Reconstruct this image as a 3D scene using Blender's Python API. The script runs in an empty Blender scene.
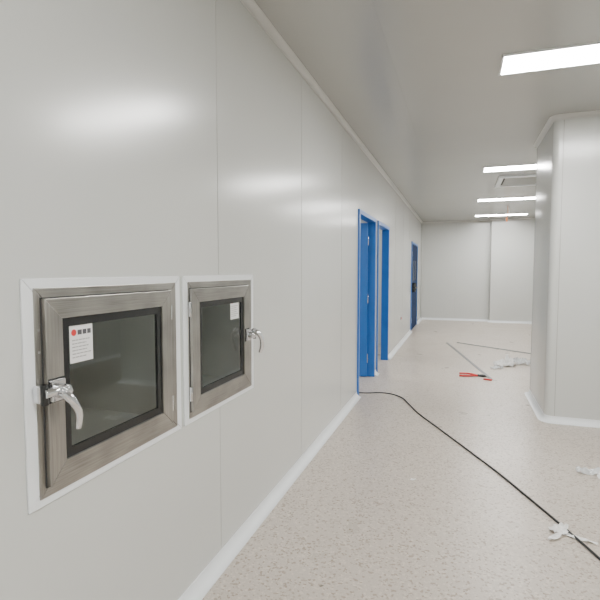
import bpy, bmesh, math, random
from mathutils import Vector as V, Matrix, noise

H=2.83
YB=-3.0; YF=14.2; XR=4.3
sc=bpy.context.scene
col=bpy.context.collection

# ------------------------------------------------------------ materials
def newmat(name):
    m=bpy.data.materials.new(name); m.use_nodes=True
    nt=m.node_tree; return m,nt,nt.nodes['Principled BSDF']
def setp(b,color=None,rough=.5,metal=0,spec=.5,coat=0):
    if color: b.inputs['Base Color'].default_value=(*color,1)
    b.inputs['Roughness'].default_value=rough
    b.inputs['Metallic'].default_value=metal
    b.inputs['Specular IOR Level'].default_value=spec
    b.inputs['Coat Weight'].default_value=coat
def coords(nt,scale=(1,1,1)):
    tc=nt.nodes.new('ShaderNodeTexCoord'); mp=nt.nodes.new('ShaderNodeMapping')
    mp.inputs['Scale'].default_value=scale
    nt.links.new(tc.outputs['Object'],mp.inputs[0]); return mp.outputs[0]
def noisen(nt,vec,scale,detail=2,rough=.5):
    n=nt.nodes.new('ShaderNodeTexNoise'); n.inputs['Scale'].default_value=scale
    n.inputs['Detail'].default_value=detail; n.inputs['Roughness'].default_value=rough
    nt.links.new(vec,n.inputs['Vector']); return n.outputs['Fac']
def ramp(nt,fac,stops):
    r=nt.nodes.new('ShaderNodeValToRGB'); e=r.color_ramp.elements
    while len(e)<len(stops): e.new(.5)
    for i,(p,c) in enumerate(stops): e[i].position=p; e[i].color=(*c,1)
    nt.links.new(fac,r.inputs[0]); return r.outputs[0]
def bump(nt,b,h,strength,dist=.01):
    n=nt.nodes.new('ShaderNodeBump'); n.inputs['Strength'].default_value=strength; n.inputs['Distance'].default_value=dist
    nt.links.new(h,n.inputs['Height']); nt.links.new(n.outputs[0],b.inputs['Normal'])
def plain(name,color,rough=.5,metal=0,spec=.5,var=.04,scale=6):
    m,nt,b=newmat(name); setp(b,color,rough,metal,spec)
    f=noisen(nt,coords(nt),scale,3)
    c=ramp(nt,f,[(.3,tuple(x*(1-var) for x in color)),(.7,tuple(min(1,x*(1+var)) for x in color))])
    nt.links.new(c,b.inputs['Base Color']); return m

def painted(name,color,rough,spec=.5):
    m,nt,b=newmat(name); setp(b,color,rough,0,spec)
    v=coords(nt)
    f=noisen(nt,v,.9,2)
    c=ramp(nt,f,[(.3,tuple(x*.98 for x in color)),(.7,tuple(x*1.015 for x in color))])
    nt.links.new(c,b.inputs['Base Color'])
    bump(nt,b,noisen(nt,v,1.6,1),.25,.006)
    return m
M_wall=painted('painted_steel_wall',(.625,.64,.62),.22,1.0)
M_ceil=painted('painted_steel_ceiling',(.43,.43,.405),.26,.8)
M_trim=plain('white_aluminium_trim',(.84,.87,.89),.3,0,.5,.02)
M_cove=plain('ceiling_cove_paint',(.60,.60,.58),.3,0,.6,.02)
M_seam=plain('panel_joint',(.34,.34,.32),.5)
M_joint=plain('panel_joint_light',(.47,.475,.455),.4)
M_blue=plain('blue_door_paint',(.02,.15,.52),.35,0,.5,.05)
M_dblue=plain('shaded_blue_door',(.008,.028,.09),.7,0,.15)  # door blue darkened in colour to stand for an unlit opening
M_black=plain('black_border',(.012,.013,.014),.25)
M_rubber=plain('black_cable_rubber',(.02,.021,.023),.55)
M_white=plain('white_label',(.82,.82,.82),.5)
M_red=plain('red_plastic',(.65,.03,.03),.4)
M_text=plain('dark_print',(.08,.08,.09),.6)
M_chrome=plain('chrome',(.78,.79,.82),.12,1,.5,.03)
M_grey=plain('grey_plastic',(.4,.4,.4),.5)
M_slot=plain('dark_gap',(.05,.05,.05),.7)
M_orange=plain('orange_tag',(.75,.25,.08),.6)
M_alu=plain('aluminium_strip',(.42,.44,.46),.35,.6)
M_paper=plain('scrap_paper',(.86,.86,.85),.6)
M_darkwood=plain('dark_tape',(.25,.22,.18),.6)

def steel(name,scale,base=(.36,.348,.325)):
    m,nt,b=newmat(name); setp(b,base,.30,.92,.5)
    v=coords(nt,scale)
    f=noisen(nt,v,1,4,.65)
    g=noisen(nt,coords(nt,(3,3,3)),2,2)
    mx=nt.nodes.new('ShaderNodeMath'); mx.operation='ADD'
    nt.links.new(f,mx.inputs[0]); nt.links.new(g,mx.inputs[1])
    dv=nt.nodes.new('ShaderNodeMath'); dv.operation='MULTIPLY'; dv.inputs[1].default_value=.5
    nt.links.new(mx.outputs[0],dv.inputs[0])
    c=ramp(nt,dv.outputs[0],[(.32,tuple(x*.66 for x in base)),(.68,tuple(x*1.4 for x in base))])
    nt.links.new(c,b.inputs['Base Color'])
    bump(nt,b,f,.12,.002)
    return m
M_steelH=steel('brushed_steel_horizontal',(40,5,260))
M_steelV=steel('brushed_steel_vertical',(40,260,5))
M_steelIn=plain('chamber_steel',(.36,.38,.35),.3,.5)

# floor vinyl
m,nt,b=newmat('speckled_vinyl_floor'); M_floor=m
setp(b,(.6,.55,.5),.38,0,.5)
v=coords(nt)
n1=noisen(nt,v,1.3,3)
base=ramp(nt,n1,[(.3,(.545,.49,.43)),(.7,(.575,.52,.46))])
vo=nt.nodes.new('ShaderNodeTexVoronoi'); vo.inputs['Scale'].default_value=95; nt.links.new(v,vo.inputs['Vector'])
sep=nt.nodes.new('ShaderNodeSeparateColor'); nt.links.new(vo.outputs['Color'],sep.inputs[0])
spk=ramp(nt,sep.outputs[0],[(.0,(.50,.43,.37)),(.12,(.70,.64,.58)),(.20,(1,1,1)),(.82,(1,1,1)),(.93,(1.2,1.2,1.2))])
mx=nt.nodes.new('ShaderNodeMix'); mx.data_type='RGBA'; mx.blend_type='MULTIPLY'; mx.inputs[0].default_value=.8
nt.links.new(base,mx.inputs[6]); nt.links.new(spk,mx.inputs[7])
gr=ramp(nt,noisen(nt,v,160,2,.6),[(.35,(.90,.885,.865)),(.65,(1.05,1.05,1.05))])
mx2=nt.nodes.new('ShaderNodeMix'); mx2.data_type='RGBA'; mx2.blend_type='MULTIPLY'; mx2.inputs[0].default_value=1
nt.links.new(mx.outputs[2],mx2.inputs[6]); nt.links.new(gr,mx2.inputs[7]); nt.links.new(mx2.outputs[2],b.inputs['Base Color'])
rr=ramp(nt,noisen(nt,v,3,3),[(.3,(.27,.27,.27)),(.7,(.38,.38,.38))]); nt.links.new(rr,b.inputs['Roughness'])

# thin glass: Schlick-style reflection over a lightly tinted clear sheet
m=bpy.data.materials.new('tinted_glass'); m.use_nodes=True; M_glass=m
nt=m.node_tree; nt.nodes.clear()
o=nt.nodes.new('ShaderNodeOutputMaterial'); tr=nt.nodes.new('ShaderNodeBsdfTransparent'); tr.inputs[0].default_value=(.84,.87,.84,1)
gl=nt.nodes.new('ShaderNodeBsdfGlossy'); gl.inputs['Roughness'].default_value=.02
lw=nt.nodes.new('ShaderNodeLayerWeight'); lw.inputs[0].default_value=.5
pw=nt.nodes.new('ShaderNodeMath'); pw.operation='POWER'; pw.inputs[1].default_value=4
ma=nt.nodes.new('ShaderNodeMath'); ma.operation='MULTIPLY_ADD'; ma.inputs[1].default_value=.8; ma.inputs[2].default_value=.09
nt.links.new(lw.outputs['Facing'],pw.inputs[0]); nt.links.new(pw.outputs[0],ma.inputs[0])
ms=nt.nodes.new('ShaderNodeMixShader'); nt.links.new(ma.outputs[0],ms.inputs[0]); nt.links.new(tr.outputs[0],ms.inputs[1]); nt.links.new(gl.outputs[0],ms.inputs[2]); nt.links.new(ms.outputs[0],o.inputs[0])
m,nt,b=newmat('clear_plastic'); M_plastic=m; setp(b,(.85,.87,.88),.2); b.inputs['Alpha'].default_value=.6

def emis(name,color,s):
    m=bpy.data.materials.new(name); m.use_nodes=True; nt=m.node_tree; nt.nodes.clear()
    o=nt.nodes.new('ShaderNodeOutputMaterial'); e=nt.nodes.new('ShaderNodeEmission'); e.inputs[0].default_value=(*color,1); e.inputs[1].default_value=s
    nt.links.new(e.outputs[0],o.inputs[0]); return m
M_light=emis('led_diffuser',(1.0,.985,.955),66)
M_sidefill=emis('side_room_fill_glow',(1.0,.985,.95),40)  # glow of added, unseen panels that brighten the side rooms
M_fill=emis('chamber_fill_glow',(.92,1.0,.92),2.6)  # glow of an added fill source inside the pass-box chambers

# ------------------------------------------------------------ helpers
def link(o,parent=None):
    col.objects.link(o)
    if parent is not None: o.parent=parent; o.matrix_parent_inverse=parent.matrix_world.inverted()
    return o
def empty(name,loc):
    e=bpy.data.objects.new(name,None); e.empty_display_size=.1; e.location=loc; col.objects.link(e)
    e.matrix_world=Matrix.Translation(loc); return e
def meshobj(name,bm,mats,parent=None,smooth=False):
    me=bpy.data.meshes.new(name); bmesh.ops.recalc_face_normals(bm,faces=bm.faces); bm.to_mesh(me); bm.free()
    for mm in (mats if isinstance(mats,(list,tuple)) else [mats]): me.materials.append(mm)
    if smooth:
        for p in me.polygons: p.use_smooth=True
    return link(bpy.data.objects.new(name,me),parent)
def addbox(bm,lo,hi,mi=0):
    vs=[bm.verts.new((x,y,z)) for x in (lo[0],hi[0]) for y in (lo[1],hi[1]) for z in (lo[2],hi[2])]
    for q in ((0,1,3,2),(4,6,7,5),(0,4,5,1),(2,3,7,6),(0,2,6,4),(1,5,7,3)):
        f=bm.faces.new([vs[i] for i in q]); f.material_index=mi
def box(name,lo,hi,mat,parent=None,bev=0):
    bm=bmesh.new(); addbox(bm,lo,hi)
    o=meshobj(name,bm,mat,parent)
    if bev:
        md=o.modifiers.new('b','BEVEL'); md.width=bev; md.segments=3
    return o
def pane(name,x,y0,y1,z0,z1,mat,parent):
    bm=bmesh.new(); bm.faces.new([bm.verts.new((x,y,z)) for y,z in ((y0,z0),(y1,z0),(y1,z1),(y0,z1))])
    return meshobj(name,bm,mat,parent)
def boxes(name,lst,mats,parent=None,bev=0):
    bm=bmesh.new()
    for it in lst: addbox(bm,it[0],it[1],it[2] if len(it)>2 else 0)
    o=meshobj(name,bm,mats,parent)
    if bev:
        md=o.modifiers.new('b','BEVEL'); md.width=bev; md.segments=2
    return o
def cyl(name,p0,p1,r0,mat,parent=None,r1=None,seg=24,bev=0):
    p0=V(p0);p1=V(p1); r1=r0 if r1 is None else r1
    bm=bmesh.new(); bmesh.ops.create_cone(bm,cap_ends=True,segments=seg,radius1=r0,radius2=r1,depth=(p1-p0).length)
    q=(p1-p0).to_track_quat('Z','Y').to_matrix().to_4x4()
    bmesh.ops.transform(bm,matrix=Matrix.Translation((p0+p1)/2)@q,verts=bm.verts)
    o=meshobj(name,bm,mat,parent,True)
    md=o.modifiers.new('b','BEVEL'); md.width=bev or min(r0,r1 or r0)*.15+1e-5; md.segments=2; md.limit_method='ANGLE'
    return o
def tube(name,pts,r,mat,parent=None,radii=None,res=4):
    cu=bpy.data.curves.new(name,'CURVE'); cu.dimensions='3D'; cu.bevel_depth=r; cu.bevel_resolution=res; cu.resolution_u=10; cu.use_fill_caps=True
    s=cu.splines.new('BEZIER'); s.bezier_points.add(len(pts)-1)
    for i,p in enumerate(pts):
        bp=s.bezier_points[i]; bp.co=p; bp.handle_left_type=bp.handle_right_type='AUTO'
        if radii: bp.radius=radii[i]
    cu.materials.append(mat)
    return link(bpy.data.objects.new(name,cu),parent)
def sweep(name,path,prof,mat,closed=False,smooth=True,parent=None):
    n=len(path); bm=bmesh.new(); rings=[]
    for i in range(n):
        p=V(path[i])
        def nrm(a,b):
            d=(V(b)-V(a)).normalized(); return V((d.y,-d.x))
        if closed or 0<i<n-1:
            n1=nrm(path[i-1],path[i]); n2=nrm(path[i],path[(i+1)%n]); m=(n1+n2); m=m/ (m.dot(n1) if abs(m.dot(n1))>1e-6 else 1)
        elif i==0: m=nrm(path[0],path[1])
        else: m=nrm(path[-2],path[-1])
        rings.append([bm.verts.new((p.x+m.x*a,p.y+m.y*a,z)) for a,z in prof])
    k=len(prof); rng=range(n if closed else n-1)
    for i in rng:
        A=rings[i];B=rings[(i+1)%n]
        for j in range(k):
            f=bm.faces.new((A[j],A[(j+1)%k],B[(j+1)%k],B[j])); 
    if not closed:
        bm.faces.new(rings[0]); bm.faces.new(rings[-1])
    return meshobj(name,bm,mat,parent,False)
def cove(z0,up):
    R_=.05 if up else .034
    s=1 if up else -1
    pts=[(.0005,z0),(R_+.004,z0),(R_+.004,z0+s*.004)]
    for i in range(1,8):
        t=math.pi/2*i/8
        pts.append((R_+.004-(R_)*math.sin(t),z0+s*(.004+R_*(1-math.cos(t)))))
    pts+= [(.004,z0+s*(R_+.008)),(.0005,z0+s*(R_+.008))]
    return pts

# ------------------------------------------------------------ shell
D_OPEN=[(5.22,6.24),(6.50,7.48),(11.25,12.75)]
DH=2.07
holes=[(a,b_,0,DH) for a,b_ in D_OPEN]+[(.962,1.608,.792,1.368),(1.712,2.318,.792,1.368)]
def wallYZ(name,x,y0,y1,z0,z1,holes,th,mat):
    ys=sorted({y0,y1,*[h[0] for h in holes],*[h[1] for h in holes]}); zs=sorted({z0,z1,*[h[2] for h in holes],*[h[3] for h in holes]})
    bm=bmesh.new(); vd={}
    def g(y,z):
        if (y,z) not in vd: vd[(y,z)]=bm.verts.new((x,y,z))
        return vd[(y,z)]
    for i in range(len(ys)-1):
        for j in range(len(zs)-1):
            cy=(ys[i]+ys[i+1])/2; cz=(zs[j]+zs[j+1])/2
            if any(h[0]<cy<h[1] and h[2]<cz<h[3] for h in holes): continue
            bm.faces.new((g(ys[i],zs[j]),g(ys[i+1],zs[j]),g(ys[i+1],zs[j+1]),g(ys[i],zs[j+1])))
    r=bmesh.ops.extrude_face_region(bm,geom=bm.faces[:])
    vs=[e for e in r['geom'] if isinstance(e,bmesh.types.BMVert)]
    bmesh.ops.translate(bm,vec=(-th,0,0),verts=vs)
    return meshobj(name,bm,mat)
wallYZ('wall_left',0,YB,YF,0,H,holes,.08,M_wall)
box('floor',(-3.2,YB-.1,-.1),(XR+.1,YF+.1,0),M_floor)
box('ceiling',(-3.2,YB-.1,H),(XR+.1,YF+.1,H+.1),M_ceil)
box('wall_far',(-3.2,YF,0),(XR+.1,YF+.1,H),M_wall)
box('wall_far_projection',(1.88,YF-.22,0),(XR,YF,H),M_wall,None)
box('wall_back',(-3.2,YB-.1,0),(XR+.1,YB,H),M_wall)
box('wall_right',(XR,YB,0),(XR+.1,YF,H),M_wall)
box('wall_left_rooms_outer',(-3.2,YB,0),(-3.1,YF,H),M_wall)
box('wall_partition_1',(-3.1,3.4,0),(-.08,3.48,H),M_wall)
box('wall_partition_2',(-3.1,6.34,0),(-.08,6.42,H),M_wall)
box('wall_partition_3',(-3.1,8.9,0),(-.08,8.98,H),M_wall)

def seams(name,lst):
    boxes(name,lst,[M_seam,M_joint])
L=[]
for y in (1.985,3.22,4.42,8.35,9.55,10.7,13.4):
    for (z0,z1) in ([(.06,.765),(1.405,H-.045)] if y<2.2 else [(.06,H-.045)]):
        L.append(((0.0002,y-.0010,z0),(.0010,y+.0010,z1),1))
        L.append(((0.0002,y+.0010,z0),(.0014,y+.0026,z1),1))
seams('trim_1',L)
boxes('trim_2',[((.95,YF-.0012,.06),(.954,YF-.0002,H-.06),1),((3.0,YF-.2212,.06),(3.004,YF-.2202,H-.06),1),
                ((1.868,YF-.222,.06),(1.880,YF-.05,H-.04),0)],[M_seam,M_joint])
boxes('trim_3',[((x,YB,H-.0012),(x+.002,YF,H-.0002),1) for x in (.62,2.9)],[M_seam,M_ceil])

PX0,PX1,PY0,PY1=1.87,3.05,4.88,5.98
def rounded(x0,x1,y0,y1,r,n=8):
    pts=[]
    for cx,cy,a0 in ((x1-r,y1-r,0),(x0+r,y1-r,90),(x0+r,y0+r,180),(x1-r,y0+r,270)):
        for i in range(n+1):
            t=math.radians(a0+90*i/n); pts.append((cx+r*math.cos(t),cy+r*math.sin(t)))
    return pts
path=rounded(PX0,PX1,PY0,PY1,.06)
bm=bmesh.new()
lo=[bm.verts.new((x,y,0)) for x,y in path]; hi=[bm.verts.new((x,y,H)) for x,y in path]
for i in range(len(path)):
    j=(i+1)%len(path); bm.faces.new((lo[i],lo[j],hi[j],hi[i]))
pil=meshobj('wall_pillar',bm,M_wall)
for p in pil.data.polygons: p.use_smooth=True
boxes('trim_4',[((PX0+.075,PY0-.0015,.06),(PX0+.080,PY0+.001,H-.045),0),((PX0-.0015,PY0+.075,.06),(PX0+.001,PY0+.080,H-.045),0),
                ((PX0-.0015,PY1-.080,.06),(PX0+.001,PY1-.075,H-.045),0),((PX0+.62,PY0-.0015,.06),(PX0+.622,PY0+.001,H-.045),1)],[M_seam,M_joint])
sweep('baseboard_pillar',path,cove(0,True),M_trim,closed=True)
sweep('trim_5',path,cove(H,False),M_cove,closed=True)

def run(name,a,b,up=True):
    sweep(name,[a,b],cove(0 if up else H,up),M_trim if up else M_cove)
segs=[(YB,5.17),(6.29,6.45),(7.53,11.20),(12.80,YF)]
for i,(a,b_) in enumerate(segs): run('baseboard_left' if i==0 else 'baseboard_left_%d'%(i+1),(0,a),(0,b_))
run('trim_6',(0,YB),(0,YF),False)
run('baseboard_far',(0,YF),(1.88,YF)); run('trim_7',(0,YF),(1.88,YF),False)
run('baseboard_far_2',(1.83,YF-.22),(XR,YF-.22)); run('trim_8',(1.83,YF-.22),(XR,YF-.22),False)
run('baseboard_right',(XR,YF),(XR,YB)); run('trim_9',(XR,YF),(XR,YB),False)
cyl('trim_10',(0.02,YF-.02,.05),(0.02,YF-.02,H-.05),.02,M_wall)

# ------------------------------------------------------------ doors
def frame(name,y0,y1,parent,w=.05):
    x0,x1=-.095,.018
    boxes(name,[((x0,y0-w+.012,0),(x1,y0+.012,DH+w-.012)),((x0,y1-.012,0),(x1,y1+w-.012,DH+w-.012)),((x0,y0+.012,DH-.012),(x1,y1-.012,DH+w-.012))],M_blue,parent,.003)
def leaf(name,hinge,width,ang,parent,mat,handle=True):
    e=empty(name,(0,0,0)); 
    t=.042
    parts=[]
    parts.append(boxes('panel',[((-t/2,.005,.008),(t/2,width,DH-.02))],mat,None,.002))
    parts.append(boxes('vision_frame',[((-t/2-.004,width*.52,1.15),(t/2+.004,width*.85,1.18)),((-t/2-.004,width*.52,1.67),(t/2+.004,width*.85,1.70)),
        ((-t/2-.004,width*.52,1.18),(t/2+.004,width*.52+.03,1.67)),((-t/2-.004,width*.85-.03,1.18),(t/2+.004,width*.85,1.67))],mat if mat is M_dblue else M_chrome))
    parts.append(box('vision_glass',(-t/2-.001,width*.52+.03,1.18),(t/2+.001,width*.85-.03,1.67),M_black))
    for z in (.25,1.05,1.82):
        parts.append(cyl('hinge',(t/2+.004,0.0,z-.06),(t/2+.004,0.0,z+.06),.009,M_chrome))
    if handle:
        for s in (-1,1):
            parts.append(box('escutcheon',(s*(t/2+.004)-.004,width-.09,.93),(s*(t/2+.004)+.004,width-.045,1.15),M_chrome,None,.002))
            parts.append(tube('lever',[(s*(t/2),width-.068,1.06),(s*(t/2+.05),width-.068,1.06),(s*(t/2+.055),width-.09,1.06),(s*(t/2+.055),width-.19,1.058)],.009,M_chrome))
    for o in parts: o.parent=e
    e.matrix_world=Matrix.Translation(hinge)@Matrix.Rotation(ang,4,'Z')
    e.parent=parent; e.matrix_parent_inverse=parent.matrix_world.inverted()
    return e
d1=empty('door_1',(0,5.73,0)); frame('frame',5.22,6.24,d1); leaf('door_leaf',(-.075,6.20,0),.94,math.radians(100),d1,M_blue)
d2=empty('door_2',(0,6.99,0)); frame('frame',6.50,7.48,d2); leaf('door_leaf',(-.10,6.545,0),.90,math.radians(97),d2,M_blue)
d3=empty('door_3',(0,12.0,0)); frame('frame',11.25,12.75,d3); leaf('door_leaf',(-.015,12.72,0),.70,math.radians(180),d3,M_dblue,False)  # dark-coloured leaves stand in for the shade of an open doorway
leaf('door_leaf_b',(-.015,11.285,0),.72,math.radians(0),d3,M_dblue,False)
boxes('exit_lock',[((-.02,11.95,.94),(.06,12.0,1.12)),((.04,11.40,1.0),(.085,12.0,1.03)),((-.02,11.36,.92),(.08,11.46,1.14)),((-.01,11.24,.98),(.055,11.30,1.10))],M_black,d3,.004)

# ------------------------------------------------------------ pass-through boxes
def ring4(name,y0,y1,z0,z1,w,x0,x1,mh,mv,parent,gap=.0006,bev=.0015):
    bm=bmesh.new()
    iy0,iy1,iz0,iz1=y0+w,y1-w,z0+w,z1-w
    quads=[([(y0+gap,z0),(y1-gap,z0),(iy1-gap,iz0),(iy0+gap,iz0)],0),([(y0+gap,z1),(iy0+gap,iz1),(iy1-gap,iz1),(y1-gap,z1)],0),
           ([(y0,z0+gap),(iy0,iz0+gap),(iy0,iz1-gap),(y0,z1-gap)],1),([(y1,z0+gap),(y1,z1-gap),(iy1,iz1-gap),(iy1,iz0+gap)],1)]
    for q,mi in quads:
        A=[bm.verts.new((x0,y,z)) for y,z in q]; B=[bm.verts.new((x1,y,z)) for y,z in q]
        for f in ([A,B]+[[A[i],A[(i+1)%4],B[(i+1)%4],B[i]] for i in range(4)]):
            ff=bm.faces.new(f); ff.material_index=mi
    o=meshobj(name,bm,[mh,mv],parent)
    if bev: md=o.modifiers.new('b','BEVEL'); md.width=bev; md.segments=2
    return o
def passbox(y0,y1,z0,z1,handle_left,sy,door_in):
    e=empty('pass_through_window',(0,(y0+y1)/2,(z0+z1)/2))
    ring4('white_trim',y0,y1,z0,z1,.036,.0005,.007,M_trim,M_trim,e)
    ring4('steel_frame',y0+.034,y1-.034,z0+.022,z1-.026,.075,-.03,.010,M_steelH,M_steelV,e)
    a0,a1=door_in
    dz0,dz1=z0+.052,z1-.055
    ring4('door_shadow_gap',a0-.003,a1+.003,dz0-.003,dz1+.003,.02,.0095,.0112,M_slot,M_slot,e,0,0)
    ring4('door_frame',a0,a1,dz0,dz1,.058,.0115,.026,M_steelH,M_steelV,e,.0005,.002)
    g0,g1,gz0,gz1=a0+.054,a1-.054,dz0+.054,dz1-.054
    ring4('glass_border',g0,g1,gz0,gz1,.030,.008,.019,M_black,M_black,e,0,0)
    pane('glass_pane',.015,g0+.028,g1-.028,gz0+.028,gz1-.028,M_glass,e)
    c0,c1,cz0,cz1=y0+.08,y1-.08,z0+.07,z1-.07
    boxes('chamber',[((-.56,c0,cz0-.006),(-.03,c1,cz0)),((-.56,c0,cz1),(-.03,c1,cz1+.006)),((-.56,c0-.006,cz0),(-.03,c0,cz1)),((-.56,c1,cz0),(-.03,c1+.006,cz1))],M_steelIn,e)
    ring4('rear_door_frame',c0-.03,c1+.03,cz0-.03,cz1+.03,.09,-.60,-.565,M_steelH,M_steelV,e)
    ring4('rear_glass_border',c0+.058,c1-.058,cz0+.058,cz1-.058,.03,-.592,-.570,M_black,M_black,e,0,0)
    pane('rear_glass',-.582,c0+.08,c1-.08,cz0+.08,cz1-.08,M_glass,e)
    cyl('fill_tube',(-.12,c0+.04,cz1-.02),(-.12,c1-.04,cz1-.02),.012,M_fill,e)  # added fill tube, hidden above the glass to brighten the chamber
    s0,s1,sz0,sz1=sy
    X=.0155
    box('label',(X,s0,sz0),(X+.0006,s1,sz1),M_white,e)
    w=s1-s0; h=sz1-sz0
    L=[((X+.0007,s0+.34*w,sz1-.27*h),(X+.0010,s0+.52*w,sz1-.14*h),0),((X+.0007,s0+.56*w,sz1-.27*h),(X+.0010,s0+.72*w,sz1-.14*h),0),((X+.0007,s0+.76*w,sz1-.27*h),(X+.0010,s0+.92*w,sz1-.14*h),0)]
    random.seed(3)
    for i in range(6):
        y=s0+.1*w; end=s1-(.08+.25*random.random())*w
        while y<end-.003:
            l=min(end-y,.006+.010*random.random())
            L.append(((X+.0007,y,sz1-(.42+.09*i)*h),(X+.0010,y+l,sz1-(.42+.09*i-.030)*h),1)); y+=l+.002
    boxes('label_print',L,[M_text,M_grey],e)
    cyl('label_warning_mark',(X+.0007,s0+.18*w,sz1-.20*h),(X+.0012,s0+.18*w,sz1-.20*h),.11*w,M_red,e)
    # latch
    s=1 if handle_left else -1
    zc=1.09 if handle_left else 1.085
    hy=(a0 if handle_left else a1)
    def Y(v): return hy+s*v
    def bx(n,lo,hi,m,bv):
        l=(lo[0],min(lo[1],hi[1]),lo[2]); h_=(hi[0],max(lo[1],hi[1]),hi[2]); return box(n,l,h_,m,e,bv)
    bx('latch_keeper',(.010,Y(-.036),zc-.024),(.036,Y(-.010),zc+.024),M_chrome,.005)
    bx('latch_base',(.024,Y(.004),zc-.030),(.038,Y(.052),zc+.030),M_chrome,.004)
    bx('latch_shade_plate',(.0235,Y(.002),zc-.034),(.028,Y(.056),zc+.034),M_black,.001)  # black plate standing in for the shadow behind the latch
    cyl('latch_body',(.034,Y(.028),zc),(.068,Y(.028),zc),.021,M_chrome,e,.018)
    cyl('latch_arm',(.050,Y(.028),zc+.003),(.046,Y(-.030),zc+.003),.011,M_chrome,e,.013)
    cyl('latch_shade_rod',(.042,Y(-.026),zc-.028),(.042,Y(-.026),zc+.028),.010,M_black,e)  # black rod standing in for shadow around the latch arm
    cyl('latch_pivot_cap',(.066,Y(.028),zc),(.074,Y(.028),zc),.013,M_chrome,e)
    if handle_left:
        pts=[(.062,Y(.020),zc-.005),(.074,Y(.030),zc-.022),(.080,Y(.042),zc-.045),(.078,Y(.055),zc-.075),(.070,Y(.058),zc-.112)]
        tube('latch_lever',pts,.010,M_chrome,e,[1.3,1.25,1.1,1.0,.8])
    else:
        pts=[(.06,Y(.024),zc+.02),(.085,Y(.024),zc+.012),(.100,Y(.014),zc-.015),(.100,Y(.004),zc-.055),(.085,Y(-.004),zc-.095)]
        tube('latch_lever',pts,.012,M_chrome,e,[1.3,1.25,1.1,1.0,.8])
    ho=(a1 if handle_left else a0)
    for z in (z0+.13,z1-.14):
        cyl('hinge',(.018,ho+s*.006,z-.03),(.018,ho+s*.006,z+.03),.006,M_chrome,e)
    return e
p1=passbox(.92,1.648,.77,1.40,True,(1.065,1.155,1.15,1.262),(.975,1.560))
box('interlock_plate',(.0102,.958,1.17),(.0112,.971,1.29),M_steelV,p1,.0003)
for z in (1.20,1.26): cyl('interlock_screw',(.0110,.9645,z),(.0126,.9645,z),.004,M_grey,p1)
p2=passbox(1.672,2.365,.77,1.40,False,(2.075,2.165,1.18,1.29),(1.712,2.272))

# ------------------------------------------------------------ ceiling lights
def lamp(cx,cy,lx,ly,mat=M_light):
    e=empty('ceiling_light',(cx,cy,H))
    x0,x1,y0,y1=cx-lx/2,cx+lx/2,cy-ly/2,cy+ly/2; w=.012
    boxes('frame',[((x0-w,y0-w,H-.012),(x1+w,y0,H-.0005)),((x0-w,y1,H-.012),(x1+w,y1+w,H-.0005)),((x0-w,y0,H-.012),(x0,y1,H-.0005)),((x1,y0,H-.012),(x1+w,y1,H-.0005))],M_trim,e)
    box('diffuser',(x0,y0,H-.009),(x1,y1,H-.0005),mat,e)
for x,y in ((1.93,-2.6),(1.93,.35),(1.93,3.58),(1.97,7.1),(1.99,10.1),(2.02,12.9)): lamp(x,y,1.2,.30)
lamp(-1.6,1.4,1.2,.3,M_sidefill); lamp(-1.6,5.0,1.2,.3,M_sidefill); lamp(-1.6,7.6,1.2,.3,M_sidefill)  # unseen panels added to brighten the pass boxes and doorways from behind

# ------------------------------------------------------------ ceiling cassette
ac=empty('ceiling_air_conditioner',(1.93,8.1,H))
x0,x1,y0,y1=1.60,2.28,7.66,8.52
boxes('panel',[((x0,y0,H-.03),(x1,y0+.07,H)),((x0,y1-.07,H-.03),(x1,y1,H)),((x0,y0+.07,H-.03),(x0+.07,y1-.07,H)),((x1-.07,y0+.07,H-.03),(x1,y1-.07,H))],M_trim,ac,.004)
boxes('grille',[((x0+.10,y0+.10+i*.048,H-.024),(x1-.10,y0+.132+i*.048,H-.014)) for i in range(14)],M_joint,ac)
box('recess',(x0+.07,y0+.07,H-.008),(x1-.07,y1-.07,H-.002),M_slot,ac)

hw=empty('hanging_wire',(2.03,11.2,H))
tube('wire',[(2.03,11.2,H),(2.035,11.2,H-.12),(2.02,11.21,H-.26)],.005,M_orange,hw)
tube('wire_2',[(2.04,11.2,H),(2.06,11.21,H-.12),(2.05,11.2,H-.22)],.005,M_white,hw)
boxes('tag',[((2.0,11.205,H-.34),(2.035,11.212,H-.25))],M_orange,hw)

so=empty('wall_socket',(0,9.3,.5))
box('plate',(.0,9.27,.46),(.012,9.34,.53),M_grey,so,.002); box('insert',(.012,9.285,.475),(.016,9.325,.515),M_red,so)

# ------------------------------------------------------------ floor items
r=.0065
tube('power_cable',[(x,y,r+.0006) for x,y in [(-.9,5.0),(-.35,5.42),(.01,5.33),(.29,5.41),(.47,5.30),(.58,5.07),(.70,4.77),(.94,4.31),(1.18,3.85),(1.37,3.48),(1.52,3.15),(1.64,2.88),(1.76,2.59),(1.93,2.15),(2.2,1.4),(2.3,.4)]],r,M_rubber)
def strip(name,a,b,w=.028,hh=.012):
    a=V((*a,0));b=V((*b,0));d=(b-a); l=d.length
    o=boxes(name,[((0,-w/2,0.001),(l,w/2,.003)),((0,-w/2,.003),(l,-w/2+.002,hh)),((0,w/2-.002,.003),(l,w/2,hh))],M_alu)
    o.location=a; o.rotation_euler=(0,0,math.atan2(d.y,d.x)); return o
strip('metal_strip',(.86,9.66),(1.50,6.54)); strip('metal_strip',(1.05,9.75),(2.30,8.80))

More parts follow.
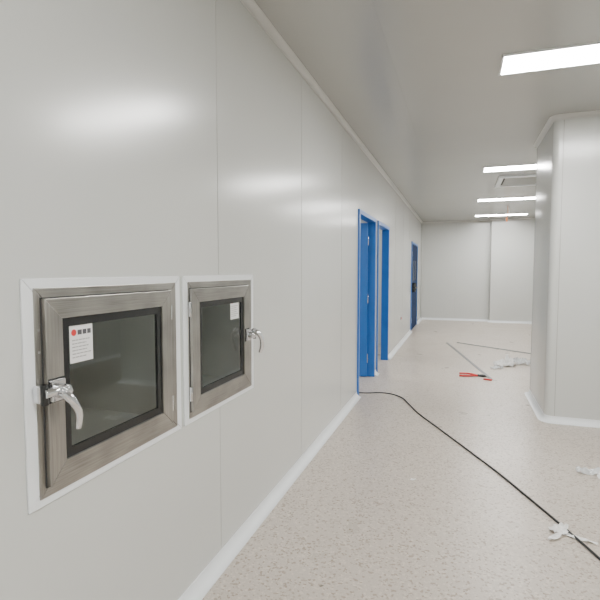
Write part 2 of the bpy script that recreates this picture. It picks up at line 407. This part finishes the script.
bc=empty('bolt_cutter',(1.28,6.68,0))
tube('handle_1',[(1.10,6.78,.014),(1.2,6.80,.014),(1.33,6.72,.014)],.012,M_red,bc)
tube('handle_2',[(1.10,6.62,.014),(1.2,6.64,.014),(1.33,6.70,.014)],.012,M_red,bc)
cyl('pivot',(1.345,6.71,.004),(1.345,6.71,.028),.016,M_black,bc)
tube('jaw_1',[(1.34,6.72,.014),(1.40,6.73,.014),(1.45,6.70,.013)],.011,M_black,bc,[1,1.2,.4])
tube('jaw_2',[(1.34,6.70,.014),(1.40,6.68,.014),(1.45,6.69,.013)],.011,M_black,bc,[1,1.2,.4])
kn=empty('utility_knife',(1.5,6.62,0))
tube('grip',[(1.40,6.52,.012),(1.50,6.49,.012)],.011,M_red,kn); boxes('blade',[((1.50,6.485,.008),(1.56,6.497,.010))],M_chrome,kn)

def crumple(name,c,sx,sy,hh,mat,seed,rot=0,n=16,freq=7,parent=None):
    random.seed(seed); bm=bmesh.new(); g={}
    for i in range(n+1):
        for j in range(n+1):
            u=i/n*2-1; v=j/n*2-1
            p=V((u*sx/2,v*sy/2,0)); q=V((p.x*freq+seed*3.1,p.y*freq,seed))
            k=1+.25*noise.noise(q*1.3)
            z=abs(noise.noise(q*2.2))*hh*1.9*(1-.6*max(abs(u),abs(v)))+abs(noise.noise(q*5))*hh*.7
            g[i,j]=bm.verts.new((p.x*k+noise.noise(q+V((9,0,0)))*sx*.15,p.y*k+noise.noise(q+V((0,9,0)))*sy*.2,.0015+z))
    for i in range(n):
        for j in range(n):
            u=(i+.5)/n*2-1; v=(j+.5)/n*2-1
            if u*u+v*v>1.0+.5*noise.noise(V((u*2,v*2,seed))): continue
            bm.faces.new((g[i,j],g[i+1,j],g[i+1,j+1],g[i,j+1]))
    bmesh.ops.delete(bm,geom=[v for v in bm.verts if not v.link_faces],context='VERTS')
    o=meshobj(name,bm,mat,None); md=o.modifiers.new('s','SOLIDIFY'); md.thickness=.0008; md.offset=1
    o.location=(c[0],c[1],0); o.rotation_euler=(0,0,rot)
    if parent: o.parent=parent; o.matrix_parent_inverse=parent.matrix_world.inverted()
    return o
e=empty('crumpled_paper',(1.64,2.78,0))
crumple('sheet',(1.62,2.80),.10,.07,.035,M_paper,1,.3,parent=e)
crumple('strip_a',(1.70,2.76),.16,.03,.02,M_paper,2,-.35,parent=e)
crumple('strip_b',(1.585,2.72),.08,.035,.018,M_paper,3,.8,parent=e)
crumple('strip_c',(1.66,2.85),.10,.025,.02,M_paper,4,1.2,parent=e)
e=empty('plastic_wrap',(1.80,7.6,0))
crumple('film_a',(1.76,7.62),.34,.28,.10,M_paper,5,.2,22,6,parent=e)
crumple('film_b',(1.98,7.85),.3,.34,.09,M_plastic,6,1.0,22,6,parent=e)
crumple('film_c',(1.62,7.35),.2,.12,.05,M_plastic,7,.6,18,7,parent=e)
e=empty('plastic_wrap',(2.0,3.7,0))
crumple('film_a',(1.98,3.72),.22,.12,.03,M_plastic,8,.1,22,9,parent=e)
crumple('film_b',(2.08,3.62),.16,.10,.03,M_paper,9,-.5,18,9,parent=e)
e=empty('floor_scraps',(.8,3.2,0))
crumple('scrap_a',(.81,3.20),.04,.026,.010,M_paper,11,.4,6,30,parent=e)
crumple('scrap_b',(.52,1.96),.02,.008,.004,M_darkwood,12,.4,6,30,parent=e)
crumple('scrap_c',(1.10,5.3),.02,.02,.008,M_paper,13,.4,6,30,parent=e)
crumple('scrap_d',(.70,6.6),.03,.02,.008,M_paper,14,.4,6,30,parent=e)
crumple('scrap_e',(1.38,4.9),.02,.02,.008,M_paper,15,.4,6,30,parent=e)

# ------------------------------------------------------------ world + camera
w=bpy.data.worlds.new('w'); sc.world=w; w.use_nodes=True
w.node_tree.nodes['Background'].inputs[0].default_value=(.7,.72,.75,1); w.node_tree.nodes['Background'].inputs[1].default_value=.3

f=470.;a=math.atan(160/470.);p=math.atan(29/470.)
F=V((-math.sin(a)*math.cos(p),math.cos(a)*math.cos(p),-math.sin(p)))
R=V((math.cos(a),math.sin(a),0));U=R.cross(F)
cd=bpy.data.cameras.new('camera'); cd.sensor_width=36; cd.lens=36*f/600; cd.clip_start=.02
cam=bpy.data.objects.new('camera',cd); col.objects.link(cam)
m=Matrix((R,U,-F)).transposed().to_4x4(); m.translation=(1.084,0,1.42); cam.matrix_world=m
sc.camera=cam
